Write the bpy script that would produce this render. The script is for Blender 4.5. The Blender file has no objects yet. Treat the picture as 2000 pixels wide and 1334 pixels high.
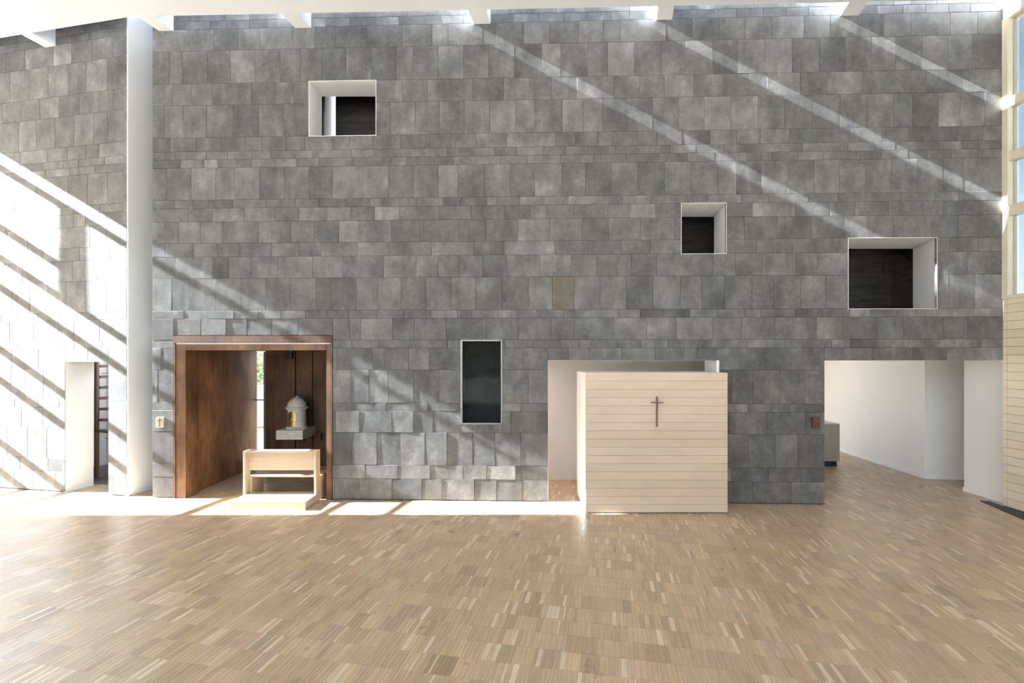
import bpy, bmesh, math, random
from mathutils import Vector, Matrix
random.seed(7)
RND = random.Random(11)
S = bpy.context.scene
COL = S.collection
PI = math.pi

# ------------------------------------------------------------------ camera, sky, sun, exposure
F, HY, CH = 960.0, 700.0, 2.13            # focal length in px, horizon row, eye height
cam = bpy.data.cameras.new('camera'); cam.sensor_width = 36; cam.lens = F / 2000 * 36
cam.shift_y = (HY - 667) / 2000; cam.clip_start = .05
co = bpy.data.objects.new('camera', cam); COL.objects.link(co)
co.location = (0, 0, CH); co.rotation_euler = (PI / 2, 0, 0)
S.camera = co

SUN_M = .54                                # fall of the sun's ray per metre run (28 degrees)
SUN_A = 0.008                                # run of the ray towards the stone wall
w = bpy.data.worlds.new('world'); S.world = w; w.use_nodes = True
nt = w.node_tree; bg = nt.nodes['Background']
sky = nt.nodes.new('ShaderNodeTexSky'); sky.sky_type = 'NISHITA'; sky.sun_disc = False
sky.sun_elevation = math.atan(SUN_M); sky.sun_rotation = -PI / 2
sky.air_density = 1.0; sky.dust_density = 2.5; sky.altitude = 200
nt.links.new(sky.outputs[0], bg.inputs[0]); bg.inputs[1].default_value = .85
sun = bpy.data.lights.new('sun', 'SUN'); sun.energy = 116; sun.angle = math.radians(.53); sun.color = (.85, .935, 1)
so = bpy.data.objects.new('sun', sun); COL.objects.link(so)
so.rotation_euler = Vector((1, SUN_A, -SUN_M)).to_track_quat('-Z', 'Y').to_euler()
so.location = (-20, 0, 20)
S.view_settings.view_transform = 'Standard'; S.view_settings.look = 'None'
S.view_settings.exposure = -0.08; S.view_settings.gamma = 1.0
S.view_settings.use_curve_mapping = False
S.cycles.max_bounces = 10; S.cycles.diffuse_bounces = 6; S.cycles.glossy_bounces = 4
S.cycles.sample_clamp_indirect = 12; S.cycles.caustics_reflective = False; S.cycles.caustics_refractive = False

# ------------------------------------------------------------------ materials
def mat(name, rgb, rough=.6, metal=0, spec=.5):
    m = bpy.data.materials.new(name); m.use_nodes = True
    b = m.node_tree.nodes['Principled BSDF']
    b.inputs['Base Color'].default_value = (*rgb, 1); b.inputs['Roughness'].default_value = rough
    b.inputs['Metallic'].default_value = metal; b.inputs['Specular IOR Level'].default_value = spec
    return m, m.node_tree, b
def N(t, typ, **kw):
    n = t.nodes.new(typ)
    for k, v in kw.items():
        if k in n.inputs: n.inputs[k].default_value = v
        else: setattr(n, k, v)
    return n
def pos(t, scale=(1, 1, 1), rot=(0, 0, 0)):
    g = N(t, 'ShaderNodeNewGeometry'); mp = N(t, 'ShaderNodeMapping')
    mp.inputs['Scale'].default_value = scale; mp.inputs['Rotation'].default_value = rot
    t.links.new(g.outputs['Position'], mp.inputs['Vector']); return mp.outputs[0]
def noise(t, vec, scale, detail=4, rough=.55):
    n = N(t, 'ShaderNodeTexNoise'); n.inputs['Scale'].default_value = scale
    n.inputs['Detail'].default_value = detail; n.inputs['Roughness'].default_value = rough
    t.links.new(vec, n.inputs['Vector']); return n.outputs['Fac']
def ramp(t, fac, pts):
    r = N(t, 'ShaderNodeValToRGB'); cr = r.color_ramp
    while len(cr.elements) < len(pts): cr.elements.new(.5)
    for e, (p, c) in zip(cr.elements, pts):
        e.position = p; e.color = (*c, 1) if len(c) == 3 else c
    t.links.new(fac, r.inputs[0]); return r.outputs[0]
def mix(t, a, b, fac, mode='MIX'):
    m = N(t, 'ShaderNodeMix', data_type='RGBA', blend_type=mode)
    for sock, v in ((m.inputs[0], fac), (m.inputs[6], a), (m.inputs[7], b)):
        if isinstance(v, (int, float)): sock.default_value = v
        elif isinstance(v, tuple): sock.default_value = (*v, 1)
        else: t.links.new(v, sock)
    return m.outputs[2]
def bump(t, b, h, strength=.3, dist=.005):
    n = N(t, 'ShaderNodeBump'); n.inputs['Strength'].default_value = strength; n.inputs['Distance'].default_value = dist
    t.links.new(h, n.inputs['Height']); t.links.new(n.outputs[0], b.inputs['Normal'])
def gray(v): return (v, v, v)

def make_stone():
    m, t, b = mat('grey_stone', (.2, .19, .18), .62)
    at = N(t, 'ShaderNodeAttribute', attribute_name='tone')
    sep = N(t, 'ShaderNodeSeparateColor'); t.links.new(at.outputs['Color'], sep.inputs[0])
    g = N(t, 'ShaderNodeNewGeometry')
    off = N(t, 'ShaderNodeVectorMath', operation='SCALE'); off.inputs[0].default_value = (7, 13, 5)
    t.links.new(sep.outputs[2], off.inputs['Scale'])
    add = N(t, 'ShaderNodeVectorMath', operation='ADD')
    t.links.new(g.outputs['Position'], add.inputs[0]); t.links.new(off.outputs[0], add.inputs[1])
    v = add.outputs[0]
    def sc(s):
        mp = N(t, 'ShaderNodeMapping'); mp.inputs['Scale'].default_value = s; t.links.new(v, mp.inputs[0]); return mp.outputs[0]
    base = ramp(t, sep.outputs[0], [(0, (.082, .081, .079)), (.5, (.138, .136, .132)), (1, (.24, .236, .228))])
    base = mix(t, base, (.16, .144, .13), N_scale(t, sep.outputs[1], .35))
    cloud = ramp(t, noise(t, sc((1, 1, .7)), 3.2, 5, .6), [(.32, gray(.64)), (.48, gray(.94)), (.58, gray(1.15)), (.70, gray(1.6))])
    c = mix(t, base, cloud, 1.0, 'MULTIPLY')
    streak = ramp(t, noise(t, sc((9, 9, .7)), 2.0, 3), [(.35, gray(.96)), (.62, gray(1.04))])
    c = mix(t, c, streak, 1.0, 'MULTIPLY')
    fine = ramp(t, noise(t, sc((1, 1, 1.3)), 13, 6, .7), [(.3, gray(.86)), (.5, gray(1.0)), (.7, gray(1.17))])
    c = mix(t, c, fine, 1.0, 'MULTIPLY')
    sp = N(t, 'ShaderNodeTexVoronoi'); sp.inputs['Scale'].default_value = 30; t.links.new(sc((1, 1, 1)), sp.inputs['Vector'])
    msk = ramp(t, sp.outputs['Distance'], [(.10, gray(1)), (.2, gray(0))])
    pm = ramp(t, noise(t, sc((1, 1, 1)), 5.5, 3), [(.5, gray(0)), (.64, gray(.6))])
    c = mix(t, c, (.42, .41, .38), mix(t, msk, pm, 1.0, 'MULTIPLY'))
    sc2 = ramp(t, noise(t, sc((2.2, 2.2, 9)), 5, 6, .7), [(.66, gray(0)), (.74, gray(.5))])
    c = mix(t, c, (.38, .37, .34), sc2)
    rust = ramp(t, sep.outputs[1], [(.985, gray(0)), (1.0, gray(.35))])
    c = mix(t, c, (.20, .14, .06), rust)
    t.links.new(c, b.inputs['Base Color'])
    h = mix(t, noise(t, sc((1, 1, 1)), 9, 6, .65), noise(t, sc((1, 1, 1)), 60, 3), .25)
    bump(t, b, h, .4, .004)
    b.inputs['Diffuse Roughness'].default_value = .9; b.inputs['Specular IOR Level'].default_value = .3
    return m
def N_scale(t, sock, k):
    n = N(t, 'ShaderNodeMath', operation='MULTIPLY'); n.inputs[1].default_value = k
    t.links.new(sock, n.inputs[0]); return n.outputs[0]
STONE = make_stone()

TH = math.atan(.1975)                       # turn of the building's grid against the camera
def make_oak(name, attr=True):
    m, t, b = mat(name, (.4, .3, .2), .36)
    vec = pos(t, (1, 1, 1), (0, 0, TH))
    if attr:
        at = N(t, 'ShaderNodeAttribute', attribute_name='tone'); base = at.outputs['Color']
    else:
        br = N(t, 'ShaderNodeTexBrick'); t.links.new(vec, br.inputs['Vector'])
        mp = br.inputs
        mp['Color1'].default_value = (.40, .27, .165, 1); mp['Color2'].default_value = (.50, .37, .245, 1)
        mp['Mortar'].default_value = (.3, .2, .13, 1); mp['Scale'].default_value = 1; mp['Mortar Size'].default_value = .0004
        mp['Brick Width'].default_value = .035; mp['Row Height'].default_value = .215; base = br.outputs[0]
    mp = N(t, 'ShaderNodeMapping'); mp.inputs['Scale'].default_value = (60, 4, 1); t.links.new(vec, mp.inputs[0])
    gr = ramp(t, noise(t, mp.outputs[0], 1.6, 5, .6), [(.3, gray(.84)), (.55, gray(1.0)), (.75, gray(1.12))])
    c = mix(t, base, gr, 1.0, 'MULTIPLY')
    t.links.new(c, b.inputs['Base Color'])
    rr = ramp(t, noise(t, vec, 2.5, 4), [(.3, gray(.27)), (.7, gray(.42))])
    t.links.new(rr, b.inputs['Roughness'])
    bump(t, b, noise(t, mp.outputs[0], 1.2, 3), .06, .001)
    return m
OAK = make_oak('oak_lamella'); OAKB = make_oak('oak_floor', False)

def make_wood(name, c1, c2, rough=.55, scale=(1.2, 1.2, 26), tone=False):
    m, t, b = mat(name, c1, rough)
    v = pos(t, scale)
    n = noise(t, v, 2.2, 5, .6)
    c = ramp(t, n, [(.3, c2), (.7, c1)])
    big = ramp(t, noise(t, pos(t, (1, 1, 3)), 1.3, 3), [(.3, gray(.93)), (.7, gray(1.05))])
    c = mix(t, c, big, 1.0, 'MULTIPLY')
    if tone:
        at = N(t, 'ShaderNodeAttribute', attribute_name='tone'); c = mix(t, c, at.outputs['Color'], 1.0, 'MULTIPLY')
    t.links.new(c, b.inputs['Base Color']); bump(t, b, n, .08, .002)
    return m
PALE = make_wood('pale_pine', (.60, .485, .37), (.545, .435, .33), tone=True)
TIMB = make_wood('right_wall_timber', (.74, .65, .52), (.69, .60, .47), tone=True)
BEECH = make_wood('beech', (.52, .415, .305), (.44, .345, .245), .45)
FRAMEW = make_wood('window_timber', (.70, .63, .50), (.66, .59, .46), .45)

def make_plaster(name, rgb, rough=.85):
    m, t, b = mat(name, rgb, rough)
    n = noise(t, pos(t), 1.2, 4)
    c = mix(t, ramp(t, n, [(.3, gray(.97)), (.7, gray(1.0))]), tuple(rgb), 1.0, 'MULTIPLY')
    t.links.new(c, b.inputs['Base Color']); bump(t, b, noise(t, pos(t), 60, 3), .05, .001)
    return m
WHITE = make_plaster('white_plaster', (.79, .79, .785)); CEIL = make_plaster('ceiling_plaster', (.76, .775, .785))
GARDENW = make_plaster('garden_wall_plaster', (.8, .79, .77))

def make_corten(name, k=1.0, rough=.5):
    m, t, b = mat(name, (.16, .07, .03), rough, .25)
    n1 = noise(t, pos(t, (1, 1, .6)), 2.4, 6, .65); n2 = noise(t, pos(t, (5, 5, .7)), 3, 5, .6)
    c = ramp(t, n1, [(.25, (.07 * k, .033 * k, .018 * k)), (.5, (.17 * k, .082 * k, .04 * k)), (.75, (.30 * k, .15 * k, .07 * k))])
    c = mix(t, c, ramp(t, n2, [(.3, gray(.75)), (.7, gray(1.25))]), 1.0, 'MULTIPLY')
    t.links.new(c, b.inputs['Base Color']); bump(t, b, noise(t, pos(t), 40, 5), .15, .002)
    return m
CORTEN = make_corten('rusted_steel', 1.35); CORTD = make_corten('dark_rusted_steel', .55, .6); CORTF = make_corten('rusted_steel_frame', .95, .5)

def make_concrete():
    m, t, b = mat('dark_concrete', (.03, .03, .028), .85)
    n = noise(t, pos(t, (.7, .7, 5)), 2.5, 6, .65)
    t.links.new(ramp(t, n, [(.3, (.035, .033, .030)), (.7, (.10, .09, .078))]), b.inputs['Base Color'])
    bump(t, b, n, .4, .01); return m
CONC = make_concrete()
def make_noisy(name, rgb, var=.15, scale=8, rough=.6, metal=0, bs=.1):
    m, t, b = mat(name, rgb, rough, metal)
    n = noise(t, pos(t), scale, 5)
    c = ramp(t, n, [(.3, tuple(x * (1 - var) for x in rgb)), (.7, tuple(x * (1 + var) for x in rgb))])
    t.links.new(c, b.inputs['Base Color']); bump(t, b, n, bs, .002); return m
JOINT = make_noisy('dark_joint', (.05, .048, .045)); STEEL = make_noisy('grey_steel', (.24, .235, .225), .1, 12, .4, .6)
NICHE = make_noisy('niche_dark_steel', (.022, .02, .018), .35, 6, .9)
PALEST = make_noisy('pale_carved_stone', (.60, .55, .48), .12, 14, .7)
GOLD = make_noisy('gilded_door', (.55, .40, .18), .55, 26, .3, .9, .6)
DARKFL = make_noisy('dark_floor_stone', (.09, .085, .08), .2, 10, .5)
STAIRM = make_noisy('brown_painted_steel', (.16, .10, .075), .1, 10, .5)
MATG = make_noisy('charcoal_mat', (.05, .052, .055), .15, 60, .8)
BLACK = make_noisy('black_rubber', (.005, .005, .005), .1, 20, .6)
COUNT = make_wood('counter_wood', (.40, .33, .27), (.34, .28, .225), .5, (6, 6, 1.0))
CTOP = make_noisy('counter_top_grey', (.55, .56, .55), .03, 5, .4)
PLQ = make_noisy('bronze_plaque', (.10, .045, .028), .1, 20, .5, .2)
PLQL = make_noisy('pale_bronze_plaque', (.50, .42, .36), .08, 20, .5)
RELIEF = make_noisy('relief_brown', (.16, .09, .06), .1, 20, .5)
GROUND = make_noisy('outside_paving', (.55, .52, .47), .08, 2, .9)
LEAF = make_noisy('green_leaves', (.13, .20, .07), .5, 4, .6)
BARK = make_noisy('bark', (.12, .09, .06), .2, 12, .8)
CARD = make_noisy('white_card', (.8, .8, .8), .02, 5, .6)
def make_glass(name='window_glass', ior=1.6, tint=(.93, .96, .97), refl=None):
    m = bpy.data.materials.new(name); m.use_nodes = True; t = m.node_tree
    t.nodes.clear(); o = N(t, 'ShaderNodeOutputMaterial'); mx = N(t, 'ShaderNodeMixShader')
    tr = N(t, 'ShaderNodeBsdfTransparent'); gl = N(t, 'ShaderNodeBsdfGlossy'); gl.inputs['Roughness'].default_value = .01
    tr.inputs[0].default_value = (*tint, 1)
    fr = N(t, 'ShaderNodeFresnel'); fr.inputs[0].default_value = ior
    if refl: mx.inputs[0].default_value = refl
    else: t.links.new(fr.outputs[0], mx.inputs[0])
    t.links.new(tr.outputs[0], mx.inputs[1]); t.links.new(gl.outputs[0], mx.inputs[2])
    t.links.new(mx.outputs[0], o.inputs[0]); return m
GLASS = make_glass(); NGLASS = make_glass('niche_glass', 1.12); COATED = make_glass('coated_glass', tint=(.74, .73, .70), refl=.35)

# ------------------------------------------------------------------ mesh helpers
class MB:
    def __init__(s): s.v = []; s.f = []; s.tone = []
    def prism(s, plan, z0, z1):
        """plan: XY points, anticlockwise from above"""
        n = len(plan); k = len(s.v)
        s.v += [(x, y, z0) for x, y in plan] + [(x, y, z1) for x, y in plan]
        s.f.append(tuple(k + i for i in reversed(range(n)))); s.f.append(tuple(k + n + i for i in range(n)))
        for i in range(n):
            j = (i + 1) % n; s.f.append((k + i, k + j, k + n + j, k + n + i))
        return s
    def box(s, x0, x1, y0, y1, z0, z1): return s.prism([(x0, y0), (x1, y0), (x1, y1), (x0, y1)], z0, z1)
    def quad(s, a, b, c, d):
        k = len(s.v); s.v += [a, b, c, d]; s.f.append((k, k + 1, k + 2, k + 3)); return s
    def lathe(s, prof, cx, cy, seg=32):
        k = len(s.v)
        for r, z in prof:
            for i in range(seg):
                a = 2 * PI * i / seg; s.v.append((cx + r * math.cos(a), cy + r * math.sin(a), z))
        for j in range(len(prof) - 1):
            for i in range(seg):
                i2 = (i + 1) % seg
                s.f.append((k + j * seg + i, k + j * seg + i2, k + (j + 1) * seg + i2, k + (j + 1) * seg + i))
        s.f.append(tuple(k + i for i in reversed(range(seg)))); s.f.append(tuple(k + (len(prof) - 1) * seg + i for i in range(seg)))
        return s
    def tube(s, pts, r, seg=10):
        pts = [Vector(p) for p in pts]; k = len(s.v)
        up = Vector((0, 0, 1))
        for i, p in enumerate(pts):
            d = (pts[min(i + 1, len(pts) - 1)] - pts[max(i - 1, 0)]).normalized()
            a = d.cross(up if abs(d.z) < .95 else Vector((1, 0, 0))).normalized(); b = a.cross(d)
            for q in range(seg):
                an = 2 * PI * q / seg; s.v.append(tuple(p + a * r * math.cos(an) + b * r * math.sin(an)))
        for i in range(len(pts) - 1):
            for q in range(seg):
                q2 = (q + 1) % seg
                s.f.append((k + i * seg + q, k + i * seg + q2, k + (i + 1) * seg + q2, k + (i + 1) * seg + q))
        s.f.append(tuple(k + q for q in range(seg))); s.f.append(tuple(k + (len(pts) - 1) * seg + q for q in reversed(range(seg))))
        return s
    def build(s, name, m, parent=None, smooth=False, bevel=0, origin=None, tone=None):
        o3 = origin
        if o3 is None:
            xs = [v[0] for v in s.v]; ys = [v[1] for v in s.v]; zs = [v[2] for v in s.v]
            o3 = ((min(xs) + max(xs)) / 2, (min(ys) + max(ys)) / 2, min(zs))
        me = bpy.data.meshes.new(name)
        me.from_pydata([(v[0] - o3[0], v[1] - o3[1], v[2] - o3[2]) for v in s.v], [], s.f)
        if tone or s.tone:
            at = me.attributes.new('tone', 'FLOAT_COLOR', 'FACE')
            if s.tone:
                at.data.foreach_set('color', [c for t4 in s.tone for c in t4])
            else:
                at.data.foreach_set('color', list(tone) * len(s.f))
        me.materials.append(m); me.update()
        if smooth:
            me.shade_smooth()
            me.set_sharp_from_angle(angle=math.radians(35))
        o = bpy.data.objects.new(name, me); COL.objects.link(o)
        o.location = o3
        if parent:
            o.parent = parent; o.location = Vector(o3) - abs_loc(parent)
        if bevel:
            bv = o.modifiers.new('bevel', 'BEVEL'); bv.width = bevel; bv.segments = 2; bv.limit_method = 'ANGLE'
        return o
def abs_loc(o):
    l = Vector(o.location)
    while o.parent: o = o.parent; l += Vector(o.location)
    return l
def empty(name, loc):
    o = bpy.data.objects.new(name, None); COL.objects.link(o); o.location = loc; o.empty_display_size = .1; return o
def tag(o, label, cat, group=None):
    o['label'] = label; o['category'] = cat
    if group: o['group'] = group
    return o
def struct(o, label=None):
    o['kind'] = 'structure'
    if label: o['label'] = label
    return o

# ------------------------------------------------------------------ the two stone walls' planes
TM = .033
def Ym(px): return 7.363 / (1 + 3.4375e-5 * (px - 1000))
def Xm(px): return (px - 1000) / F * Ym(px)
def ym(X): return 7.363 - TM * X
TL = .1975
def yl(X): return 7.63 - TL * (X + 5.937)
def Xl(px):
    k = (px - 1000) / F
    return k * (7.63 - TL * 5.937) / (1 + TL * k)
def zat(py, Y): return CH + (HY - py) / F * Y
ROWR = [-720, -684, -668.7, -652.4, -609.9, -544.8, -501.7, -437.6, -410, -394, -377.7, -314, -297.3, -270.5, -228, -201, -158.4, -94.4,
        -78.5, -36.3, -20.3, 22.2, 87, 103, 145, 208.8, 235.6, 277]
ZB = [CH - r * 7.363 / F for r in ROWR]; ZB[-1] = .012
JOINTS = {
 1: [374, 443, 490, 545, 600, 656, 723, 763, 799, 863, 910, 955, 994, 1086, 1141, 1228, 1290, 1362, 1419, 1470, 1516, 1550, 1610, 1680, 1741, 1775, 1825, 1905],
 2: [414, 447, 490, 525, 580, 638, 685, 733, 780, 863, 905, 950, 1003, 1052, 1100, 1147, 1193, 1228, 1280, 1329, 1392, 1436, 1488, 1533, 1575, 1640, 1709, 1759, 1803, 1848, 1890],
 3: [373, 422, 468, 511, 574, 617, 658, 718, 787, 845, 876, 943, 969, 1023, 1073, 1129, 1177, 1210, 1299, 1350, 1401, 1453, 1504, 1567, 1618, 1670, 1722, 1774, 1851, 1904],
 4: [335, 360, 408, 454, 501, 550, 589, 631, 678, 727, 775, 808, 857, 906, 955, 1005, 1058, 1095, 1147, 1186, 1238, 1290, 1337, 1390, 1438, 1491, 1544, 1597, 1647, 1698, 1745, 1796, 1846, 1894],
 5: [340, 378, 418, 494, 541, 576, 788, 836, 924, 984, 1034, 1076, 1126, 1198, 1248, 1296, 1353, 1411, 1460, 1495, 1560, 1611, 1681, 1761, 1804, 1874],
 6: [325, 362, 407, 459, 508, 557, 764, 812, 859, 907, 957, 1007, 1044, 1098, 1138, 1176, 1223, 1273, 1323, 1374, 1425, 1478, 1529, 1583, 1637, 1689, 1741, 1778, 1828, 1870, 1918],
 7: [336, 387, 436, 483, 513, 562, 598, 652, 685, 729, 785, 832, 882, 930, 990, 1050, 1085, 1124, 1167, 1195, 1244, 1281, 1330, 1385, 1436, 1483, 1539, 1603, 1657, 1718, 1771, 1814, 1864, 1913],
 8: [345, 369, 407, 448, 495, 531, 581, 613, 689, 723, 813, 874, 967, 1010, 1061, 1105, 1147, 1200, 1259, 1307, 1357, 1411, 1473, 1523, 1564, 1652, 1703, 1744, 1786, 1829, 1874],
 9: [356, 402, 429, 494, 541, 582, 625, 690, 747, 796, 839, 887, 930, 978, 1030, 1094, 1158, 1222, 1286, 1341, 1394, 1456, 1505, 1554, 1605, 1670, 1716, 1769, 1813, 1852],
 10: [329, 377, 425, 462, 510, 558, 606, 652, 710, 760, 809, 857, 895, 947, 997, 1044, 1097, 1143, 1193, 1245, 1296, 1348, 1399, 1436, 1485, 1536, 1586, 1636, 1686, 1736, 1787, 1837, 1876],
 11: [345, 381, 412, 458, 522, 579, 625, 680, 724, 772, 815, 866, 900, 951, 971, 1015, 1110, 1163, 1215, 1270, 1317, 1382, 1445, 1498, 1575, 1632, 1698, 1755, 1822, 1867],
 12: [372, 418, 481, 541, 586, 641, 686, 733, 782, 858, 921, 985, 1035, 1067, 1121, 1178, 1229, 1279, 1467, 1550, 1616, 1666, 1731, 1798, 1837],
 13: [353, 395, 438, 508, 570, 616, 664, 702, 766, 820, 898, 949, 1011, 1074, 1137, 1188, 1250, 1451, 1515, 1580, 1646, 1689, 1741, 1814, 1866],
 14: [327, 382, 428, 472, 533, 587, 629, 700, 761, 844, 926, 985, 1083, 1148, 1212, 1269, 1475, 1544, 1588, 1850],
 15: [346, 419, 450, 494, 546, 613, 671, 751, 814, 857, 898, 943, 990, 1054, 1115, 1164, 1205, 1231, 1281, 1350, 1391, 1434, 1485, 1551, 1593, 1884],
 16: [339, 374, 425, 474, 522, 570, 620, 650, 697, 739, 785, 833, 882, 930, 981, 1032, 1079, 1121, 1171, 1222, 1274, 1327, 1369, 1413, 1466, 1509, 1560, 1609, 1848, 1899],
 17: [363, 410, 460, 507, 552, 599, 641, 682, 738, 791, 894, 922, 973, 1000, 1049, 1101, 1152, 1205, 1249, 1293, 1399, 1452, 1484, 1551, 1603, 1656, 1695, 1748, 1802, 1866],
 18: [343, 396, 445, 485, 533, 585, 652, 685, 706, 768, 811, 872, 950, 1013, 1076, 1121, 1197, 1262, 1319, 1390, 1446, 1510, 1591, 1643, 1709, 1760, 1837, 1885],
 19: [741, 821, 1041, 1094, 1130, 1155, 1206, 1251, 1303, 1326, 1362, 1388, 1413, 1456, 1495, 1531, 1564, 1621, 1656, 1708, 1769, 1860, 1910],
 20: [319, 730, 799, 840, 1022, 1070, 1110, 1150, 1213, 1278, 1334, 1360, 1398, 1473, 1541, 1607, 1643, 1699, 1779, 1844, 1900],
 21: [312, 687, 723, 760, 809, 858, 1032, 1427, 1468, 1521, 1569],
 22: [678, 730, 755, 784, 836, 1018, 1458, 1503, 1539],
 23: [704, 767, 809, 847, 934, 998, 1495, 1570],
 24: [690, 738, 784, 831, 874, 924, 967, 1017, 1459, 1511, 1555],
 25: [715, 779, 841, 905, 951, 1007, 1498, 1562],
 26: [704, 767, 825, 865, 927, 970, 1020, 1430, 1468, 1543]}
LJ = {  # left wall, photo columns
 1: [40, 75, 150, 205], 2: [50, 110, 180, 230], 3: [55, 110, 145, 185, 225], 4: [25, 63, 100, 139, 174, 215],
 5: [48, 84, 121, 160, 199, 227], 6: [43, 77, 113, 150, 188, 215], 7: [45, 98, 138, 174, 199], 8: [35, 88, 129, 159, 210],
 9: [20, 95, 191], 10: [35, 78, 139, 176, 215], 11: [45, 90, 149, 200], 12: [52, 90, 149, 172, 213], 13: [60, 107, 181, 213],
 14: [38, 90, 161, 220], 15: [50, 100, 195], 16: [30, 65, 99, 135, 173, 213], 17: [40, 80, 125, 157, 193], 18: [25, 72, 120, 150, 200],
 19: [40, 90, 150, 205], 20: [30, 81, 133, 177, 217], 21: [28, 55, 91], 22: [35, 80], 23: [48, 90], 24: [20, 60, 98], 25: [45, 100], 26: [35, 70]}

# openings (photo columns; z by course or row): name -> x0, x1, z0, z1
ZD = zat(655, 7.47); ZO = zat(703.5, 7.3)
OPEN = [
 (Xm(343), Xm(652), 0, ZD), (Xm(900), Xm(981), zat(828, 7.38), ZB[19]),
 (Xm(606), Xm(735.5), ZB[7], ZB[5]), (Xm(1329), Xm(1415.5), ZB[15], ZB[12]), (Xm(1653), Xm(1824.5), ZB[17], ZB[14]),
 (Xm(1070), Xm(1398), 0, ZO), (Xm(1607), 7.5, 0, ZO)]
OPENL = [(Xl(133), Xl(217), 0, zat(707, 7.83))]

def norm2(t):
    n = math.hypot(t, 1); return (-t / n, -1 / n)
def stone_geo(X0, X1, z0, z1, yf, t, amp=1.0, g=.002):
    """vertices and faces of one slab; every slab has its own face depth and tilt"""
    nx, ny = norm2(t); base = .045 + RND.uniform(-.0007, .0007) * amp
    X0 += g; X1 -= g; z0 += g; z1 -= g; c = .002
    def p(X, z, d): return (X + nx * d, yf(X) + ny * d, z)
    dd = [base + RND.uniform(-.0007, .0007) * amp for _ in range(4)]
    if amp > 1.5: e_ = RND.choice((.001, .002, .003, .0045)); dd[1] += e_; dd[2] += e_
    cr = [(X0, z0), (X1, z0), (X1, z1), (X0, z1)]
    ci = [(X0 + c, z0 + c), (X1 - c, z0 + c), (X1 - c, z1 - c), (X0 + c, z1 - c)]
    j = lambda: RND.uniform(-.0006, .0006)
    v = [p(x + j(), z + j(), d) for (x, z), d in zip(ci, dd)] + [p(x, z, d - .0015) for (x, z), d in zip(cr, dd)] + [p(x, z, .004) for x, z in cr]
    f = [(0, 1, 2, 3)]
    for i in range(4):
        k = (i + 1) % 4; f += [(4 + i, 4 + k, k, i), (8 + i, 8 + k, 4 + k, 4 + i)]
    return v, f
def cut(rects, op):
    out = []
    for (a, b, c, d) in rects:
        x0, x1, z0, z1 = op
        if b <= x0 + .004 or a >= x1 - .004 or d <= z0 + .004 or c >= z1 - .004: out.append((a, b, c, d)); continue
        if a < x0 - .012: out.append((a, x0, c, d)); a = x0
        if b > x1 + .012: out.append((x1, b, c, d)); b = x1
        if c < z0 - .02: out.append((a, b, c, z0))
        if d > z1 + .02: out.append((a, b, z1, d))
    return out
def lay(joints, xf, XL, XR, ops, yf, t, parent, first=1, zoneamp=None):
    items = []
    for r in range(0, 27):
        zt, zb = ZB[r], ZB[r + 1]
        js = [xf(x) for x in joints.get(r, [])]
        if r == 0:
            js = []; X = XL + .3
            while X < XR: js.append(X); X += RND.uniform(.35, .6)
        js = [x for x in js if XL + .03 < x < XR - .03]
        lead = []
        X = (js[0] if js else XR)
        while X - XL > .62: X -= RND.uniform(.32, .5); lead.append(X)
        xs = [XL] + sorted(lead + js) + [XR]
        for a, b in zip(xs, xs[1:]):
            if b - a > .75 and r > 0:
                n = math.ceil((b - a) / .55); sub = [a + (b - a) * k / n for k in range(n + 1)]
            else: sub = [a, b]
            for a2, b2 in zip(sub, sub[1:]):
                rects = [(a2, b2, zb, zt)]
                for op in ops: rects = cut(rects, op)
                for q in rects:
                    if q[1] - q[0] > .02 and q[3] - q[2] > .02: items.append((q, r))
    vis = [((q[1] - q[0]) * (q[3] - q[2]) * (1 if q[3] < 7.45 else .01) * (1 if q[1] > parent['xvis'] else .01), k) for k, (q, r) in enumerate(items)]
    top = set(k for _, k in sorted(vis, reverse=True)[:300])
    rest = MB()
    for k, (q, r) in enumerate(items):
        if items is None: continue
        low = q[3] < 3.3 and parent.name == 'wall_back' and -5.6 < q[1] < .5
        amp = 2.2 if low else 1.0
        v, f = stone_geo(*q, yf, t, amp)
        tn = min(1, max(0, RND.gauss(.47 if parent.name == 'wall_back' else .62, .135))); wm = RND.random() * .93  # left wall tone raised to stand in for the veil of glare
        cx = (q[0] + q[1]) / 2
        if parent.name == 'wall_back':
            if abs(cx - Xm(1100)) < .17 and r == 16: wm = 1.0; tn = .5
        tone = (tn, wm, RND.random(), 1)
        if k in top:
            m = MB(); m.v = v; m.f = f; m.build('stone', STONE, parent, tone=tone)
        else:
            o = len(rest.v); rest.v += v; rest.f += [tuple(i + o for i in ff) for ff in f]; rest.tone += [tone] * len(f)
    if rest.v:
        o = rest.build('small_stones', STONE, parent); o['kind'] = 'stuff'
    print('stones', parent.name, len(items), 'of them single', len(top))
def backing(XL, XR, zt, ops, yf, T, name, m):
    mb = MB(); xs = sorted({XL, XR} | {v for o in ops for v in o[:2] if XL < v < XR}); zs = sorted({0, zt} | {v for o in ops for v in o[2:] if 0 < v < zt})
    for a, b in zip(xs, xs[1:]):
        for c, d in zip(zs, zs[1:]):
            cx, cz = (a + b) / 2, (c + d) / 2
            if any(o[0] < cx < o[1] and o[2] < cz < o[3] for o in ops): continue
            mb.prism([(a, yf(a)), (b, yf(b)), (b, yf(b) + T), (a, yf(a) + T)], c, d)
    return struct(mb.build(name, m))

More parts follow.
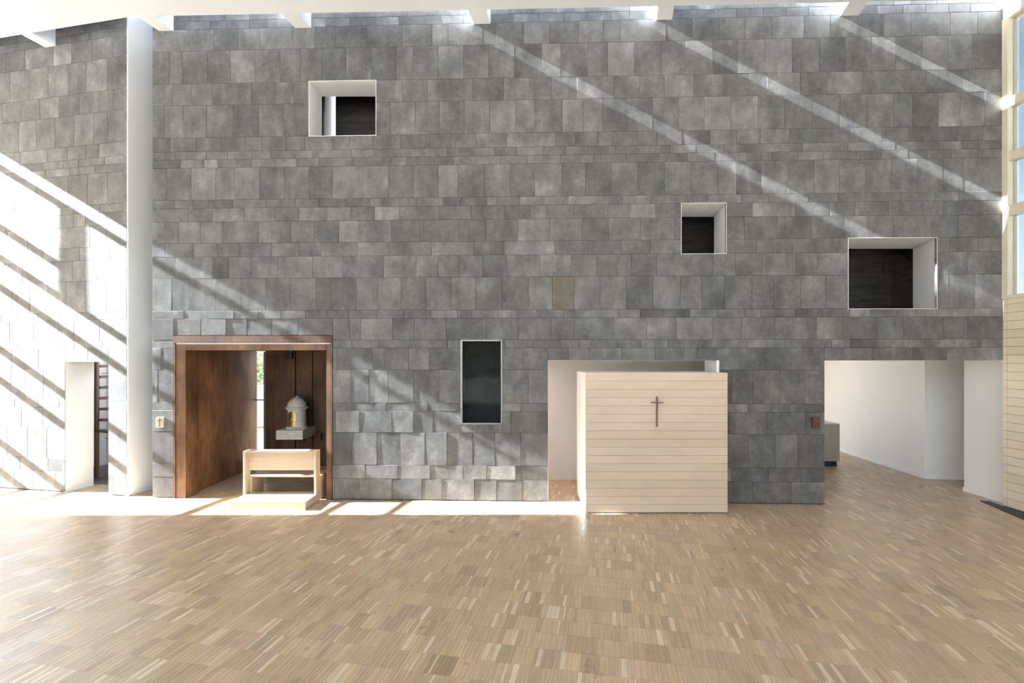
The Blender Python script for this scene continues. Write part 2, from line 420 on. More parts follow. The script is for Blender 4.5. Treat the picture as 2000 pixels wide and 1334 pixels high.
XE = Xm(302); XCR = 7.08
ZT = ZB[0]
wb = backing(XE, XCR + .07, 8.3, OPEN[:2] + [(OPEN[2][0] - .04, OPEN[2][1] + .04, OPEN[2][2], OPEN[2][3] + .1)] + [(o[0], o[1] + .24, o[2], o[3] + .1) for o in OPEN[3:5]] + OPEN[5:], ym, .36, 'wall_back', JOINT); wb['xvis'] = -9.0
lay(JOINTS, Xm, XE, XCR + .05, OPEN, ym, TM, wb)
XLE = Xl(253)
# the left wall runs on out of the picture to the tall window in the end wall
wl = backing(-11.0, XLE, 8.3, OPENL, yl, .2, 'wall_left', JOINT); wl['xvis'] = -8.9
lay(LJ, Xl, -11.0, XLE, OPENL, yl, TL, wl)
del wb['xvis'], wl['xvis']
for W_, yf, XL_, XR_, ops in ((wb, ym, XE, XCR, OPEN), (wl, yl, -11, XLE, OPENL)):
    # dark recessed base line under the lowest course
    pass

# ------------------------------------------------------------------ floor of end-grain oak lamellas in rows
cT, sT = math.cos(TH), math.sin(TH)
def g2w(u, v): return (u * cT + v * sT, -u * sT + v * cT)
fl = MB().box(-12, 9, -6, 15, -.25, -.012).build('floor', OAKB); struct(fl)
MB().prism([(-12, -6), (9, -6), (9, 2.0), (-12, 2.0)], -.0119, -.001).build('near_boards', OAKB, fl)
def in_floor(x, y):
    if y < 1.95 or abs(x) > 1.12 * y + 2.2 or x < -10.9: return False
    if y < min(ym(x), 7.6) + .05 and x < 7.2: return True
    if x < -5.9: return y < yl(x) + .45
    if x < -5.46: return y < 9.0
    if -5.1 < x < -2.5: return y < 9.7
    if .3 < x < 4: return y < 8.7
    if 3.5 < x < 8.1: return y < 12.6
    return False
def tone_oak(bt):
    r, g, b = bt; j = RND.uniform(.96, 1.04); e = RND.random()
    if e < .07: r, g, b = .58, .475, .36
    elif e < .10: r, g, b = .36, .26, .175
    return (r * j, g * j, b * j, 1)
rows = []; PW = .215
big = []; rest = MB()
v = 1.0
row = 0
while v < 15:
    u = -14.0 - RND.random() * .3; bt = (.45, .33, .215); left = 0
    while u < 11:
        if left <= 0:
            left = RND.uniform(.03, .17); k = RND.gauss(0, 1)
            L = .43 * (1 + .075 * k); wq = RND.uniform(-.02, .02)
            bt = (L * (1 + wq), L * (.735 + RND.uniform(-.012, .025)), L * (.48 + RND.uniform(-.02, .05)))
        wd = RND.uniform(.010, .046); 
        cx, cy = g2w(u + wd / 2, v + PW / 2)
        if in_floor(cx, cy): big.append((u, wd, v, cx, cy, tone_oak(bt)))
        u += wd; left -= wd
    v += PW; row += 1
def vis_size(p):
    u, wd, v, cx, cy, tn = p
    if cy < 3.1 or abs(cx / cy) > 1.03: return 0
    py = 700 + CH * F / cy
    return 0 if py > 1330 else wd * PW / cy ** 3
order = sorted(range(len(big)), key=lambda i: -vis_size(big[i])); single = set(order[:300])
for i, (u, wd, v, cx, cy, tn) in enumerate(big):
    g = .00035; ch = .0007; h = RND.uniform(-.0004, .0002)
    a = [(u + g, v + g), (u + wd - g, v + g), (u + wd - g, v + PW - g), (u + g, v + PW - g)]
    c4 = [(u + g + ch, v + g + ch), (u + wd - g - ch, v + g + ch), (u + wd - g - ch, v + PW - g - ch), (u + g + ch, v + PW - g - ch)]
    m = MB() if i in single else rest; k = len(m.v)
    m.v += [(*g2w(*q), h) for q in c4] + [(*g2w(*q), h - .0008) for q in a] + [(*g2w(*q), -.0119) for q in a]
    m.f.append((k, k + 1, k + 2, k + 3))
    for q in range(4):
        q2 = (q + 1) % 4; m.f += [(k + 4 + q, k + 4 + q2, k + q2, k + q), (k + 8 + q, k + 8 + q2, k + 4 + q2, k + 4 + q)]
    if i in single: m.build('plank', OAK, fl, tone=tn)
    else: m.tone += [tn] * 9
o = rest.build('small_planks', OAK, fl); o['kind'] = 'stuff'
print('lamellas', len(big))

# ------------------------------------------------------------------ ceiling, skylight slot and its beams
ZC, BD = 7.12, 1.17
def yc(X): return 7.0205 - .0284 * X if X > -5.56 else 7.178 - TL * (X + 5.56)
cl = MB().prism([(-11.9, -5.2), (8.3, -5.2), (8.3, yc(8.3)), (-5.56, yc(-5.56)), (-11.2, yc(-11.2))], ZC, ZC + .12)
cl.prism([(-11.9, 2), (-5.2, 2), (-5.2, yc(-5.2)), (-5.56, yc(-5.56)), (-11.2, yc(-11.2))], ZC + .12, ZC + BD)  # unseen upstand over the left slab, added to block stray sun
cl = cl.build('ceiling', CEIL); struct(cl)
BX = [(-9.6, -9.4), (-7.49, -7.29), (-5.385, -5.155), (-3.275, -3.03), (-.561, -.32), (2.13, 2.36), (4.785, 5.04)]
for a, b in BX:
    yf = yl if a < -5.6 else ym
    # beams run with the building's grid, from the slab edge to the stone
    def at(X, Y): return X - TL * (yf(X) - Y)
    e = .05
    pts = [(a - TL * (yf(a) - yc(a)) - .01, yc(a) - e), (b - TL * (yf(b) - yc(b)) - .01, yc(b) - e), (b, yf(b) - .04), (a, yf(a) - .04)]
    struct(MB().prism(pts, ZC + .0008, ZC + BD).build('ceiling_beam', CEIL))

# ------------------------------------------------------------------ end wall on the left with the tall window the sun comes through
def xe(Y): return -11.01 + TL * (Y - 8.13)
def epl(y0, y1, t=.16): return [(xe(y0) - t, y0), (xe(y0), y0), (xe(y1), y1), (xe(y1) - t, y1)][::1]
def ccw(p):
    A = sum(p[i][0] * p[(i + 1) % len(p)][1] - p[(i + 1) % len(p)][0] * p[i][1] for i in range(len(p)))
    return p if A > 0 else p[::-1]
m = MB(); m.prism(ccw(epl(-5.2, 6.645)), 0, 8.1); m.prism(ccw(epl(6.645, 8.9)), 7.0, 8.1)
struct(m.build('wall_side', WHITE))
wn = struct(empty('window_6', (xe(7.6), 7.6, 0)))
for k, (z, y0) in enumerate([(6.715, 6.645), (5.735, 7.815), (5.235, 6.645), (4.75, 6.645), (3.73, 6.645), (3.225, 7.5), (2.205, 6.645), (1.73, 7.15)]):
    MB().prism(ccw(epl(y0, 8.65, .15)), z - .028, z + .028).build('window_bar', FRAMEW, wn)
MB().prism(ccw(epl(7.685, 7.815, .08)), 5.26, 6.69).build('window_post', FRAMEW, wn)

# ------------------------------------------------------------------ the room behind the camera: a glazed front
m = MB(); m.box(-12, -9.5, -5.4, -5.2, 0, 8.1); m.box(-9.5, 8.4, -5.4, -5.2, 0, .3); m.box(-9.5, 8.4, -5.4, -5.2, 6.9, 8.1); m.box(7.0, 8.4, -5.4, -5.2, .3, 6.9)
wf = struct(m.build('wall_front', WHITE))
wn = struct(empty('window_7', (-1, -5.3, .3)))
for X in (-6.2, -2.9, .4, 3.7): MB().box(X, X + .12, -5.36, -5.24, .3, 6.9).build('window_post', FRAMEW, wn)

# ------------------------------------------------------------------ right wall: timber boards below, tall window above
def xr(Y): return 6.634 + .0625 * Y
def rpl(y0, y1, t0=0, t1=.14): return ccw([(xr(y0) + t0, y0), (xr(y1) + t0, y1), (xr(y1) + t1, y1), (xr(y0) + t1, y0)])
YR = 7.13 - .042
MB().prism(rpl(-5.19, YR - .001, .0245, .0295), .0, 2.99).build('trim_2', JOINT)['kind'] = 'structure'; m = MB(); m.prism(rpl(-5.2, .5, 0, .2), 3.0, 8.1); m.prism(rpl(.5, YR, .0, .2), 6.985, 8.1)
wr = struct(m.build('wall_right', WHITE))
zb = 3.02; seam = 7.02
n = 25; pitch = .1203
for k in range(n):
    z1 = zb - .0 - k * pitch; z0 = max(.006, z1 - pitch + .0048)
    if z1 < .03: break
    for (a, b) in ((seam + .002, YR), (4.6, seam - .002), (2.1, 4.597), (-.4, 2.097), (-2.9, -.403), (-5.2, -2.903)):
        j = RND.uniform(.95, 1.04)
        MB().prism(rpl(a, b, 0, .028), z0, z1).build('board', TIMB, wr, tone=(j, j * RND.uniform(.985, 1.01), j * RND.uniform(.96, 1.0), 1))
w5 = struct(empty('window_5', (xr(5), 5, 3.02)))
ZM = [(3.02, 3.03), (4.155, 4.302), (4.933, 5.065), (5.704, 5.836), (6.97, 7.0)]
for a, b in ((7.0, YR), (3.9, 4.02), (.5, .62)):
    MB().prism(rpl(a, b, -.015, .12), 3.02, 7.0).build('window_post', FRAMEW, w5)
for z0, z1 in ZM:
    MB().prism(rpl(.62, 3.9, 0, .10), z0, z1).build('window_bar', FRAMEW, w5); MB().prism(rpl(4.02, 7.0, 0, .10), z0, z1).build('window_bar', FRAMEW, w5)
MB().prism(rpl(.5, YR, -.02, .14), 2.985, 3.02).build('window_sill', FRAMEW, w5)
for (a, b) in ((.62, 3.9), (4.02, 7.0)):
    for (q0, q1) in zip(ZM, ZM[1:]):
        MB().prism(rpl(a, b, .062, .07), q0[1], q1[0]).build('pane', COATED, w5)
# charcoal strip let into the floor along the right wall
tag(MB().prism(ccw([(7.05, 7.08), (7.10, 7.3), (6.98, 7.33), (6.19, 4.5), (xr(4.5) - .01, 4.5)]), .0, .012).build('entrance_mat', MATG),
    'charcoal grey strip mat on the floor along the timber clad wall', 'mat')

# ------------------------------------------------------------------ rooms behind the stone wall
# slab and dark upper void behind the high openings
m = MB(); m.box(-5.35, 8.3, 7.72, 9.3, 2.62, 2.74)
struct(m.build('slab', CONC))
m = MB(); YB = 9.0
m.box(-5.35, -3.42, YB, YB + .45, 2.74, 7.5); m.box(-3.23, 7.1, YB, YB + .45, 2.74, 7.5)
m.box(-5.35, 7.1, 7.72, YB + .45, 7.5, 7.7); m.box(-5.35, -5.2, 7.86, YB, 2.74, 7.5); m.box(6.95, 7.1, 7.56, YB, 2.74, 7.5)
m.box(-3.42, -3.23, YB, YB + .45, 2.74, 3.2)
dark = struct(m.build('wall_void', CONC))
# pale jamb of the light slit seen through the first window
MB().box(-3.45, -3.419, YB - .002, YB + .45, 3.2, 7.48).build('slit_jamb', GARDENW, dark)

def reveal(k, px0, px1, row0, row1, bx, btop, left, depth, label):
    X0, X1 = Xm(px0), Xm(px1); z1, z0 = ZB[row0], ZB[row1]
    Yf0, Yf1 = ym(X0), ym(X1); nx, ny = norm2(TM); pr = .049
    Yb = (Yf0 + Yf1) / 2 + depth
    Xb = (bx - 1000) / F * Yb; zt = zat(btop, Yb)
    if left: B = (Xb, X1 + .03)
    else: B = (X0 + .06, Xb)
    zbm = z0
    fr = [(X0, Yf0 - pr, z0), (X1, Yf1 - pr, z0), (X1, Yf1 - pr, z1), (X0, Yf0 - pr, z1)]
    fo = [(X0 - .006, Yf0 - pr, z0 - .006), (X1 + .006, Yf1 - pr, z0 - .006), (X1 + .006, Yf1 - pr, z1 + .006), (X0 - .006, Yf0 - pr, z1 + .006)]
    bk = [(B[0], Yb, zbm), (B[1], Yb, zbm), (B[1], Yb, zt), (B[0], Yb, zt)]
    e = .08
    bo = [(B[0] - e, Yb, zbm - e), (B[1] + e, Yb, zbm - e), (B[1] + e, Yb, max(zt + e, z1 + .02)), (B[0] - e, Yb, max(zt + e, z1 + .02))]
    mb = MB(); mb.v = fr + fo + bk + bo
    for i in range(4):
        j = (i + 1) % 4
        mb.f += [(i, j, 4 + j, 4 + i), (i, 8 + i, 8 + j, j), (8 + i, 12 + i, 12 + j, 8 + j), (4 + i, 4 + j, 12 + j, 12 + i)]
    root = struct(empty('window_%d' % k, ((X0 + X1) / 2, Yf0, z0)), label)
    mb.build('reveal', WHITE, root); return root
reveal(1, 606, 735.5, 5, 7, 628.8, 188.6, True, .40, 'white lined opening high in the wall with a bright slit inside')
reveal(2, 1329, 1415.5, 12, 15, 1394.5, 423.5, False, .60, 'smallest high white lined opening with a dark inside')
w3 = reveal(3, 1653, 1824.5, 14, 17, 1783, 486, False, .60, 'white lined opening near the timber wall with a cable inside')
# cable hanging in the third opening
YW = 8.6
pts = [P for P in [(1727, 538), (1725.5, 520), (1727, 506), (1734, 496), (1745, 491), (1757, 493), (1772, 503), (1786, 516), (1800, 532), (1812, 548)]]
tag(MB().tube([((x - 1000) / F * YW, YW, zat(y, YW)) for x, y in pts], .012, 8).build('cable', BLACK, smooth=True),
    'black cable looping in the dark opening nearest the timber wall', 'cable')

# niche with a thin steel frame and glass
nz0, nz1 = zat(828, 7.38), ZB[19]; nX0, nX1 = Xm(900), Xm(981); nY = ym(Xm(940))
w4 = struct(empty('window_4', ((nX0 + nX1) / 2, nY, nz0)), 'dark glazed niche in a thin grey steel frame')
m = MB(); fw = .03; y0, y1 = nY - .062, nY - .02
m.box(nX0, nX0 + fw, y0, y1, nz0, nz1); m.box(nX1 - fw + .01, nX1, y0, y1, nz0, nz1); m.box(nX0 + fw, nX1 - fw, y0, y1, nz0, nz0 + .022); m.box(nX0 + fw, nX1 - fw, y0, y1, nz1 - .022, nz1)
m.build('frame', STEEL, w4)
m = MB(); D = .34
m.box(nX0 + .0, nX0 + fw, y1, nY + D, nz0, nz1); m.box(nX1 - fw, nX1, y1, nY + D, nz0, nz1); m.box(nX0, nX1, nY + D, nY + D + .02, nz0, nz1)
m.box(nX0 + fw, nX1 - fw, y1, nY + D, nz0, nz0 + .022); m.box(nX0 + fw, nX1 - fw, y1, nY + D, nz1 - .022, nz1)
m.build('niche_lining', NICHE, w4)
MB().box(nX0 + fw, nX1 - fw, nY - .04, nY - .034, nz0 + .022, nz1 - .022).build('pane', NGLASS, w4)

# stairwell behind the small door in the left wall
dX0, dX1 = Xl(133), Xl(217); dz = OPENL[0][3]
def along(X, Y, d): return (X + sT * d, Y + cT * d)
def slabrect(X, Y, d0, d1, wdt, z0, z1, mb):      # a slab running into the depth along the grid
    a = along(X, Y, d0); b = along(X, Y, d1)
    return mb.prism(ccw([a, b, (b[0] - wdt, b[1] + wdt * TL), (a[0] - wdt, a[1] + wdt * TL)]), z0, z1)
door = struct(empty('door_2', (dX0, yl(dX0), 0)), 'low doorway with white jambs in the sunlit stone wall')
m = MB(); slabrect(dX0, yl(dX0) - .04, 0, .43, .05, 0, dz, m); m.build('jamb', WHITE, door)
m = MB(); slabrect(dX1 + .05, yl(dX1) - .04, 0.02, .50, .05, 0, dz, m); m.build('jamb', WHITE, door)
m = MB(); m.prism(ccw([(dX0, yl(dX0) - .035), (dX1, yl(dX1) - .035), along(dX1, yl(dX1), .5), along(dX0, yl(dX0), .5)]), dz, dz + .03); m.build('soffit', WHITE, door)
m = MB()
def gbox(X, Y, u0, u1, d0, d1, z0, z1, mb):       # box in grid axes from an anchor
    def q(u, d): return (X + u * cT + d * sT, Y - u * sT + d * cT)
    return mb.prism([q(u0, d0), q(u1, d0), q(u1, d1), q(u0, d1)], z0, z1)
AX, AY = dX0, yl(dX0)
gbox(AX, AY, -1.4, 1.0, 1.75, 1.85, 0, 4, m); gbox(AX, AY, -1.5, -1.4, .2, 1.85, 0, 4, m); gbox(AX, AY, 1.0, 1.08, .2, 1.75, 0, 4, m)
m2 = MB(); 
struct(m.build('wall_stairwell', WHITE))
struct(gbox(AX, AY, -1.4, 1.0, .47, 1.75, -.011, .004, MB()).build('floor_stairwell', DARKFL))
CXS, CYS = (189 - 1000) / F * 8.74, 8.74
st = tag(empty('spiral_staircase', (CXS, CYS, 0)), 'brown steel spiral staircase behind the low doorway', 'staircase')
MB().lathe([(.036, .004), (.036, 3.9)], CXS, CYS, 20).build('pole', STAIRM, st, smooth=True)
MB().lathe([(.11, .004), (.11, .014), (.05, .018)], CXS, CYS, 24).build('base_plate', STAIRM, st, smooth=True)
for k in range(10):
    z = .87 + k * .19; a = math.radians(-14 + k * 21)
    if z < .15: continue
    c, s_ = math.cos(a), math.sin(a)
    def q(r, w_): return (CXS + r * c - w_ * s_, CYS + r * s_ + w_ * c)
    tr = MB().prism([q(.035, -.04), q(.6, -.13), q(.6, .13), q(.035, .04)], z - .045, z).build('tread', STAIRM, st)
    MB().prism([q(.2, -.006), q(.56, -.006), q(.56, .006), q(.3, .006)], z - .16, z - .15).build('bracket', STAIRM, tr)
    MB().prism([q(.54, -.006), q(.56, -.006), q(.56, .006), q(.54, .006)], z - .15, z - .03).build('bracket', STAIRM, tr)
pr = []
for k in range(18):
    a = math.radians(-14 + k * 10.5); pr.append((CXS + .58 * math.cos(a), CYS + .58 * math.sin(a), 1.75 + k * .095))
MB().tube(pr, .014, 8).build('handrail', STAIRM, st, smooth=True)

# tall slot between the two stone walls: its white jamb is the end of the left wall
m = MB(); slabrect(XLE + .012, yl(XLE) - .045, 0, 1.3, .06, 0, 8.3, m)
struct(m.build('trim_1', WHITE), 'tall white jamb beside the full height slot')
m = MB(); m.box(-5.62, -5.48, 8.5, 9.8, 0, 8.3); m.box(-5.75, -5.27, 9.3, 9.42, 0, 8.3); struct(m.build('wall_slot', WHITE))

# ------------------------------------------------------------------ rusted steel chapel portal
XP0, XP1 = Xm(343), Xm(652); YP = ym(-4)
pt = struct(empty('door_1', (-3.9, YP, 0)), 'rusted steel portal frame around the chapel recess')
def mX(px, Y): return (px - 1000) / F * Y
zl = zat(670, 7.45); zi = zat(684, 7.45); zh = zat(672, 7.4); xi0, xi1 = mX(359, 7.44), mX(637.5, 7.41)
def fr(x0, x1, d, z0, z1, name, m_):       # frame member lying in the wall's plane, face d in front of it
    MB().prism([(x0, ym(x0) - d), (x1, ym(x1) - d), (x1, YP + .3), (x0, YP + .3)], z0, z1).build(name, m_, pt)
fr(XP0 + .003, XP1 - .003, .062, zl, ZD - .006, 'lintel', CORTD)
fr(XP0 + .003, XP0 + .035, .060, 0, zl - .001, 'side_flange', CORTD); fr(XP1 - .03, XP1 - .003, .060, 0, zl - .001, 'side_flange', CORTD)
fr(XP0 + .037, xi0, .045, 0, zh, 'jamb', CORTF); fr(xi1, XP1 - .032, .045, 0, zh, 'jamb', CORTF)
fr(xi0 + .001, xi1 - .001, .045, zi, zh, 'header', CORTF)
fr(XP0 + .037, XP1 - .032, .044, zh + .0005, zl - .0005, 'ledge_light_strip', CARD)  # white strip paints the light caught by the ledge under the lintel
XC = -5.045; YCB = 9.65
cw = struct(empty('wall_chapel', (XC, 8.5, 0)))
for a, b in ((YP + .3, 8.15), (8.155, 8.95), (8.955, YCB)):
    MB().box(XC - .03, XC - .001 + RND.uniform(0, .004), a, b - .002, 0, 2.27).build('panel', CORTEN, cw)
MB().box(XC, XC + .012, YP + .3, YCB, 0, .03).build('skirting', CORTEN, cw)
sx0, sx1 = mX(496, YCB), mX(516, YCB)
for k, (a, b) in enumerate(((sx1 + .04, mX(576, YCB)), (mX(577.5, YCB), mX(609, YCB)), (mX(611, YCB), -2.6))):
    MB().box(a, b, YCB + (.02 if k else 0), YCB + .06, 0, 2.27).build('panel', CORTD, cw)
m = MB(); m.box(XC, -2.6, YCB + .06, YCB + .12, 0, .1); m.box(sx1 + .02, -2.5, YCB + .06, YCB + .12, .1, 2.4); m.box(-2.6, -2.5, YP + .3, YCB + .12, 0, 2.3)
m.box(XC - .2, -2.5, YP + .3, YCB + .2, 2.27, 2.35); m.box(XC - .2, sx0, YCB, YCB + .12, 0, 2.27); m.box(XC - .2, XC - .03, YP + .3, YCB, 0, 2.27)
m.build('backing', CORTD, cw)
ws = struct(empty('window_8', (sx0, YCB, 0)), 'narrow bright slit window at the back of the rusted chapel')
MB().box(sx1 - .0, sx1 + .04, YCB - .03, YCB + .12, 0, 2.26).build('frame', STEEL, ws)
MB().box(sx0, sx1, YCB + .03, YCB + .036, .0, 2.26).build('pane', GLASS, ws)
MB().box(sx0, sx1, YCB + .0, YCB + .06, zat(782.5, YCB), zat(780.5, YCB)).build('window_bar', BLACK, ws)
for i_, X in enumerate((mX(593, YCB), mX(627, YCB))): MB().box(X, X + .02, YCB - .03, YCB + .02, .52, .66).build('handle', BLACK, cw)
sp = tag(empty('spotlight', (mX(568, 9.0), 9.0, 2.27)), 'small dark cylinder spotlight under the chapel ceiling', 'lamp')
MB().lathe([(.052, 2.13), (.055, 2.14), (.055, 2.255)], mX(568, 9.0), 9.0, 24).build('lamp_body', BLACK, sp, smooth=True)
MB().lathe([(.03, 2.255), (.03, 2.2695)], mX(568, 9.0), 9.0, 16).build('ceiling_mount', STEEL, sp, smooth=True)

# cantilevered stone shelf and the domed tabernacle
SX0, SX1, SY, SZ0, SZ1 = mX(539, 9.05), mX(591, 9.05), 9.05, .633, .8045
tag(MB().box(SX0, SX1, SY, YCB, SZ0, SZ1).build('wall_shelf', PALEST, bevel=.004), 'thick pale stone shelf fixed to the dark chapel wall', 'shelf')
TX, TY = mX(580, 9.33), 9.33
tb = tag(empty('tabernacle', (TX, TY, SZ1)), 'round pale stone tabernacle with dome and gilded door, on the stone shelf', 'tabernacle')
MB().lathe([(.19, SZ1), (.195, .825), (.185, .84), (.168, .85), (.166, .87), (.163, 1.0), (.163, 1.14), (.168, 1.16), (.185, 1.175)], TX, TY, 48).build('drum', PALEST, tb, smooth=True)
MB().lathe([(.185, 1.1755), (.205, 1.185), (.207, 1.20), (.195, 1.212), (.178, 1.218)], TX, TY, 48).build('cornice', PALEST, tb, smooth=True)
MB().lathe([(.178, 1.2185)] + [(.172 * math.cos(a * PI / 24), 1.225 + .172 * math.sin(a * PI / 24)) for a in range(0, 11)] + [(.03, 1.398), (.028, 1.41), (.012, 1.42)], TX, TY, 48).build('dome', PALEST, tb, smooth=True)
m = MB(); nseg = 12; a0, a1 = math.radians(-90 - 42), math.radians(-90 + 18); R = .172; prev = None; k0 = 0
for i in range(nseg + 1):
    a = a0 + (a1 - a0) * i / nseg; tt = 2 * i / nseg - 1; zt = 1.05 + .085 * math.sqrt(max(0, 1 - tt * tt))
    for r, z in ((R, .855), (R, zt), (.158, zt), (.158, .855)): m.v.append((TX + r * math.cos(a), TY + r * math.sin(a), z))
for i in range(nseg):
    b = i * 4; c = b + 4
    m.f += [(b, c, c + 1, b + 1), (b + 1, c + 1, c + 2, b + 2), (b + 3, b + 2, c + 2, c + 3)]
m.f += [(0, 1, 2, 3), (nseg * 4 + 3, nseg * 4 + 2, nseg * 4 + 1, nseg * 4)]
dr = m.build('door', GOLD, tb, smooth=True); dr['label'] = 'gilded arched door'
MB().box(TX + .17, TX + .21, TY - .015, TY + .015, 1.19, 1.205).build('bracket', PALEST, tb)
tag(MB().prism([(SX1 - .035, 9.10), (SX1 - .006, 9.10), (SX1 - .006, 9.2), (SX1 - .035, 9.2)], SZ1, SZ1 + .006).build('card', CARD), 'small white card lying on the stone shelf', 'card')

# kneeler with its platform, and the bench behind it
KX0, KX1 = -3.965, -2.892
kn = tag(empty('kneeler', ((KX0 + KX1) / 2, 7.1, 0)), 'pale beech kneeler with a wide sunlit platform in front of the portal', 'kneeler')
m = MB(); m.box(KX0 + .012, KX1, 6.87, 7.41, .0, .12); m.build('platform', BEECH, kn, bevel=.003)
m = MB(); m.box(KX0 - .008, KX0 + .024, 7.26, 7.41, .1205, .737); m.build('side_board', BEECH, kn, bevel=.002)
m = MB(); m.box(KX1 - .032, KX1, 7.26, 7.41, .1205, .737); m.build('side_board', BEECH, kn, bevel=.002)
m = MB(); m.box(KX0 - .008, KX1, 7.26, 7.41, .7375, .76); m.build('top_board', BEECH, kn, bevel=.002)
m = MB(); m.box(KX0 + .0245, KX1 - .0325, 7.36, 7.385, .456, .737); m.build('front_panel', BEECH, kn, bevel=.001)
bn = tag(empty('bench', ((KX0 + KX1) / 2, 7.6, 0)), 'low beech bench close behind the kneeler desk', 'bench')
m = MB(); m.box(KX0, KX1, 7.43, 7.80, .335, .363); m.build('seat', BEECH, bn, bevel=.002)
for X in (KX0, KX1 - .03):
    m = MB(); m.box(X, X + .03, 7.43, 7.79, .0, .3345); m.build('side_panel', BEECH, bn, bevel=.002)

# ------------------------------------------------------------------ pale timber box with a cross in front of its opening
CXA, CXB, CY0, CY1, CZT = mX(1144, 6.76), mX(1421, 6.76), 6.76, 7.68, 1.932
cf = tag(empty('confessional', ((CXA + CXB) / 2, 7.2, 0)), 'pale boarded timber box with white sides standing in the wide low opening', 'confessional')
m = MB(); m.box(CXA + .002, CXB - .002, CY0 + .022, CY1, .012, CZT - .002); m.build('body', WHITE, cf)
MB().box(CXA + .003, CXB - .003, CY0 + .016, CY0 + .0218, .013, CZT - .004).build('board_backing', JOINT, cf)
edges = [190, 252, 317, 380, 443, 507, 570, 633, 696, 760, 822, 885, 948, 1010, 1073, 1137, 1198, 1265]
ez = [zat(680 + e / 3.922, CY0) for e in edges]; ez[-1] = .01
for a, b in zip(ez, ez[1:]):
    j = RND.uniform(.96, 1.03)
    if abs(edges[ez.index(a)] - 696) < 2: j = .93
    MB().box(CXA, CXB, CY0, CY0 + .0155, b + .0026, a).build('board', PALE, cf, tone=(j, j * RND.uniform(.98, 1.0), j * RND.uniform(.95, 1.0), 1))
cs = tag(empty('wall_cross', (mX(1282.5, CY0), CY0, zat(833, CY0))), 'thin dark cross fixed to the pale boarded box', 'cross')
x = mX(1282.5, CY0)
MB().box(x - .008, x + .008, CY0 - .03, CY0, zat(833, CY0), zat(774.5, CY0)).build('upright', RELIEF, cs)
zz = zat(786, CY0); MB().box(x - .085, x - .0085, CY0 - .03, CY0 - .01, zz - .007, zz + .007).build('crossbar', RELIEF, cs)
MB().box(x + .0085, x + .085, CY0 - .03, CY0 - .01, zz - .007, zz + .007).build('crossbar', RELIEF, cs)
# linings of that opening
oX0, oX1 = Xm(1070), Xm(1398)
d3 = struct(empty('door_3', (oX0, ym(oX0), 0)), 'wide low opening behind the boarded box')
MB().box(oX1 - .006, oX1 + .03, ym(oX1) - .047, ym(oX1) + .4, 0, ZO - .001).build('jamb', WHITE, d3)
MB().box(oX0 - .03, oX0 + .006, ym(oX0) + .002, ym(oX0) + .4, 0, ZO + .03).build('jamb', WHITE, d3)
m = MB(); m.box(oX0, oX1, ym(oX0) + .005, ym(oX0) + .4, ZO - .006, ZO + .03); m.build('soffit', WHITE, d3)
m = MB(); m.box(-1.0, 4.3, 8.63, 8.75, 0, 2.62); m.box(-1.1, -1.0, 7.7, 8.75, 0, 2.62); struct(m.build('wall_corridor', WHITE))

# ------------------------------------------------------------------ right opening and the bright room behind it
d4 = struct(empty('door_4', (Xm(1607), ym(4.5), 0)), 'wide low opening beside the timber clad wall')
xj = Xm(1607)
MB().box(xj - .03, xj + .006, ym(xj) + .002, ym(xj) + .4, 0, ZO + .03).build('jamb', WHITE, d4)
MB().box(xj, 7.26, ym(xj) + .005, ym(xj) + .4, ZO - .006, ZO + .03).build('soffit', WHITE, d4)
m = MB()
m.prism(ccw([(7.25, 7.20), (7.254, 7.886), (7.6, 7.886), (7.6, 7.20)]), 0, 2.62)
m.prism(ccw([(7.304, 8.70), (7.53, 11.3), (7.65, 12.7), (8.6, 12.7), (8.6, 8.56)]), 0, 2.62)
m.box(7.6, 8.6, 7.5, 7.886, 0, 2.62); m.box(8.5, 8.6, 7.8, 8.7, 0, 2.62)
m.box(3.4, 3.5, 8.75, 12.7, 0, 2.62); m.box(6.2, 7.7, 12.6, 12.7, 0, 2.62); m.box(3.5, 4.3, 12.6, 12.7, 0, 2.62)
struct(m.build('wall_hall', WHITE))
m = MB(); m.box(-1.1, 8.6, 7.72, 8.75, 2.56, 2.62); m.box(3.4, 8.6, 8.75, 12.8, 2.56, 2.72)
struct(m.build('ceiling_hall', CEIL))
bb = struct(empty('baseboard_right', (7.25, 8, 0)))
MB().prism(ccw([(7.238, 7.21), (7.242, 7.898), (7.256, 7.898), (7.25, 7.21)]), 0, .07).build('skirting_board', CARD, bb)
MB().prism(ccw([(7.292, 8.69), (7.518, 11.3), (7.64, 12.6), (7.65, 12.6), (7.53, 11.3), (7.304, 8.70)]), 0, .07).build('skirting_board', CARD, bb)
MB().prism(ccw([(7.292, 8.688), (8.5, 8.55), (8.5, 8.566), (7.304, 8.70)]), 0, .07).build('skirting_board', CARD, bb)
KY = 9.70
lt = bpy.data.lights.new('corridor_fill_light', 'AREA'); lt.energy = 75; lt.size = .5; lt.color = (1, .76, .56)  # added warm fill without a fixture, brightens the grey corridor
lo = bpy.data.objects.new('corridor_fill_light', lt); COL.objects.link(lo); lo.location = (-.35, 8.2, 2.5); lo.rotation_euler = (0, math.radians(25), 0)
ct = tag(empty('counter', (5.6, KY + .4, 0)), 'pale wooden counter on a black plinth in the hall behind the right opening', 'counter')
MB().box(4.2, mX(1635, KY + .02), KY + .03, KY + .75, 0, .10).build('plinth', BLACK, ct)
MB().box(4.2, mX(1640, KY), KY, KY + .8, .1005, .825).build('body', COUNT, ct)
MB().box(4.2, mX(1640, KY), KY, KY + .8, .8255, .845).build('worktop', CTOP, ct)

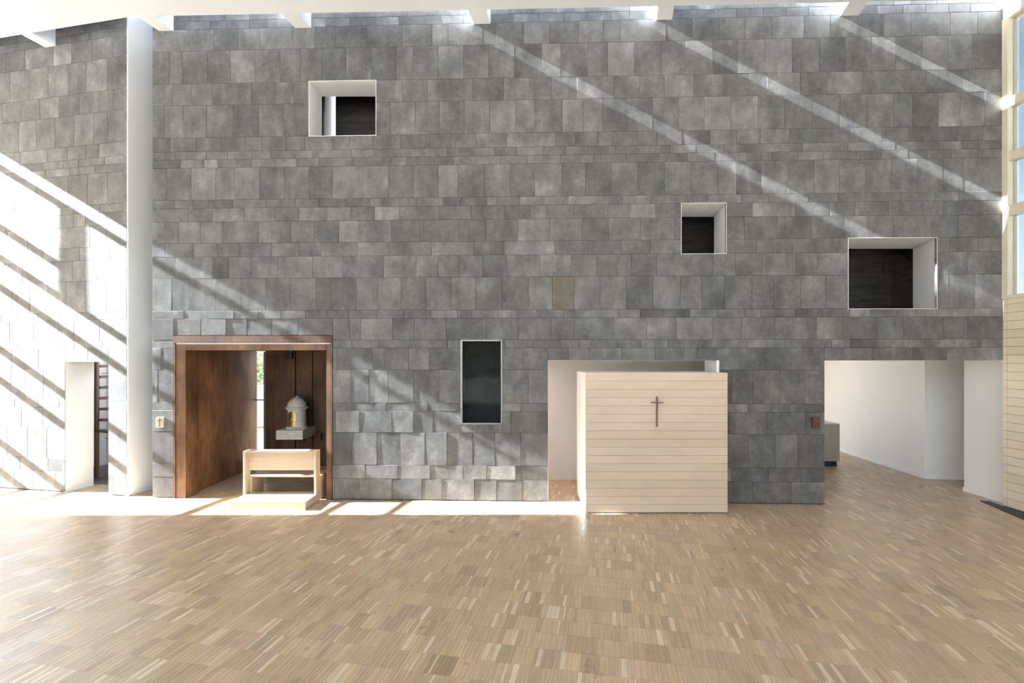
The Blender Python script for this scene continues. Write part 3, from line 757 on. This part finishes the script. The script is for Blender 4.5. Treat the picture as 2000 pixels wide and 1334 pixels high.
# ------------------------------------------------------------------ small plaques on the stone
def plaque(px0, px1, py0, py1, m1, label, m2, small=False):
    X0, X1 = Xm(px0), Xm(px1); Y = ym((X0 + X1) / 2); z0, z1 = zat(py1, Y), zat(py0, Y)
    r = tag(empty('plaque', ((X0 + X1) / 2, Y - .045, z0)), label, 'plaque')
    MB().box(X0, X1, Y - .078, Y - .046, z0, z1).build('plate', m1, r, bevel=.002)
    c = (X0 + X1) / 2; h = z1 - z0
    if small:
        MB().box(c - .004, c + .002, Y - .081, Y - .0785, z1 - h * .32, z1 - h * .08).build('relief', m2, r)
        MB().box(c + .003, c + .035, Y - .081, Y - .0785, z1 - h * .33, z1 - h * .30).build('relief', m2, r); return
    MB().box(c - .005, c + .005, Y - .084, Y - .0785, z0 + h * .12, z1 - h * .08).build('relief', m2, r)
    MB().prism(ccw([(X0 + .01, Y - .084), (c - .006, Y - .084), (c - .006, Y - .079), (X0 + .01, Y - .079)]), z1 - h * .34, z1 - h * .27).build('relief', m2, r)
    MB().prism(ccw([(c + .006, Y - .084), (X1 - .01, Y - .084), (X1 - .01, Y - .079), (c + .006, Y - .079)]), z1 - h * .34, z1 - h * .27).build('relief', m2, r)
plaque(312.5, 325.5, 814, 834, PLQL, 'small pale plaque with a raised cross, left of the rusted portal', RELIEF)
plaque(1581, 1595, 814, 835, PLQ, 'small dark brown plaque left of the hall opening', STEEL, True)

# ------------------------------------------------------------------ outside
struct(MB().box(-45, 45, -45, 45, -.6, -.3).build('ground', GROUND))
gw = struct(MB().box(-20, -2, 14.0, 14.2, -.3, 1.37).build('wall_garden', GARDENW))
MB().prism(ccw([(-9, 13.9), (-5, 13.9), (-5, 13.96), (-9, 13.96)]), .16, .2).build('rail', RELIEF, gw)
for k, (tx, ty) in enumerate(((-8.6, 17.5),)):
    t_ = tag(empty('tree', (tx, ty, -.3)), 'leafy green tree outside, seen through the slit window of the rusted chapel', 'tree', None)
    MB().lathe([(.16, -.3), (.12, 1.2), (.07, 2.6)], tx, ty, 10).build('trunk', BARK, t_, smooth=True)
    m = MB()
    for _ in range(1500):
        d = Vector((RND.gauss(0, 1), RND.gauss(0, 1), RND.gauss(0, 1))).normalized() * RND.uniform(.5, 1) ** .5
        c = Vector((tx + d.x * 1.5, ty + d.y * 1.3, 2.6 + d.z * 1.7)); a = Vector((RND.gauss(0, 1), RND.gauss(0, 1), RND.gauss(0, 1))).normalized() * .09
        b = a.cross(Vector((RND.gauss(0, 1), RND.gauss(0, 1), 1))).normalized() * .06
        m.quad(tuple(c - a), tuple(c + b), tuple(c + a), tuple(c - b))
    o = m.build('foliage', LEAF, t_); o['kind'] = 'stuff'
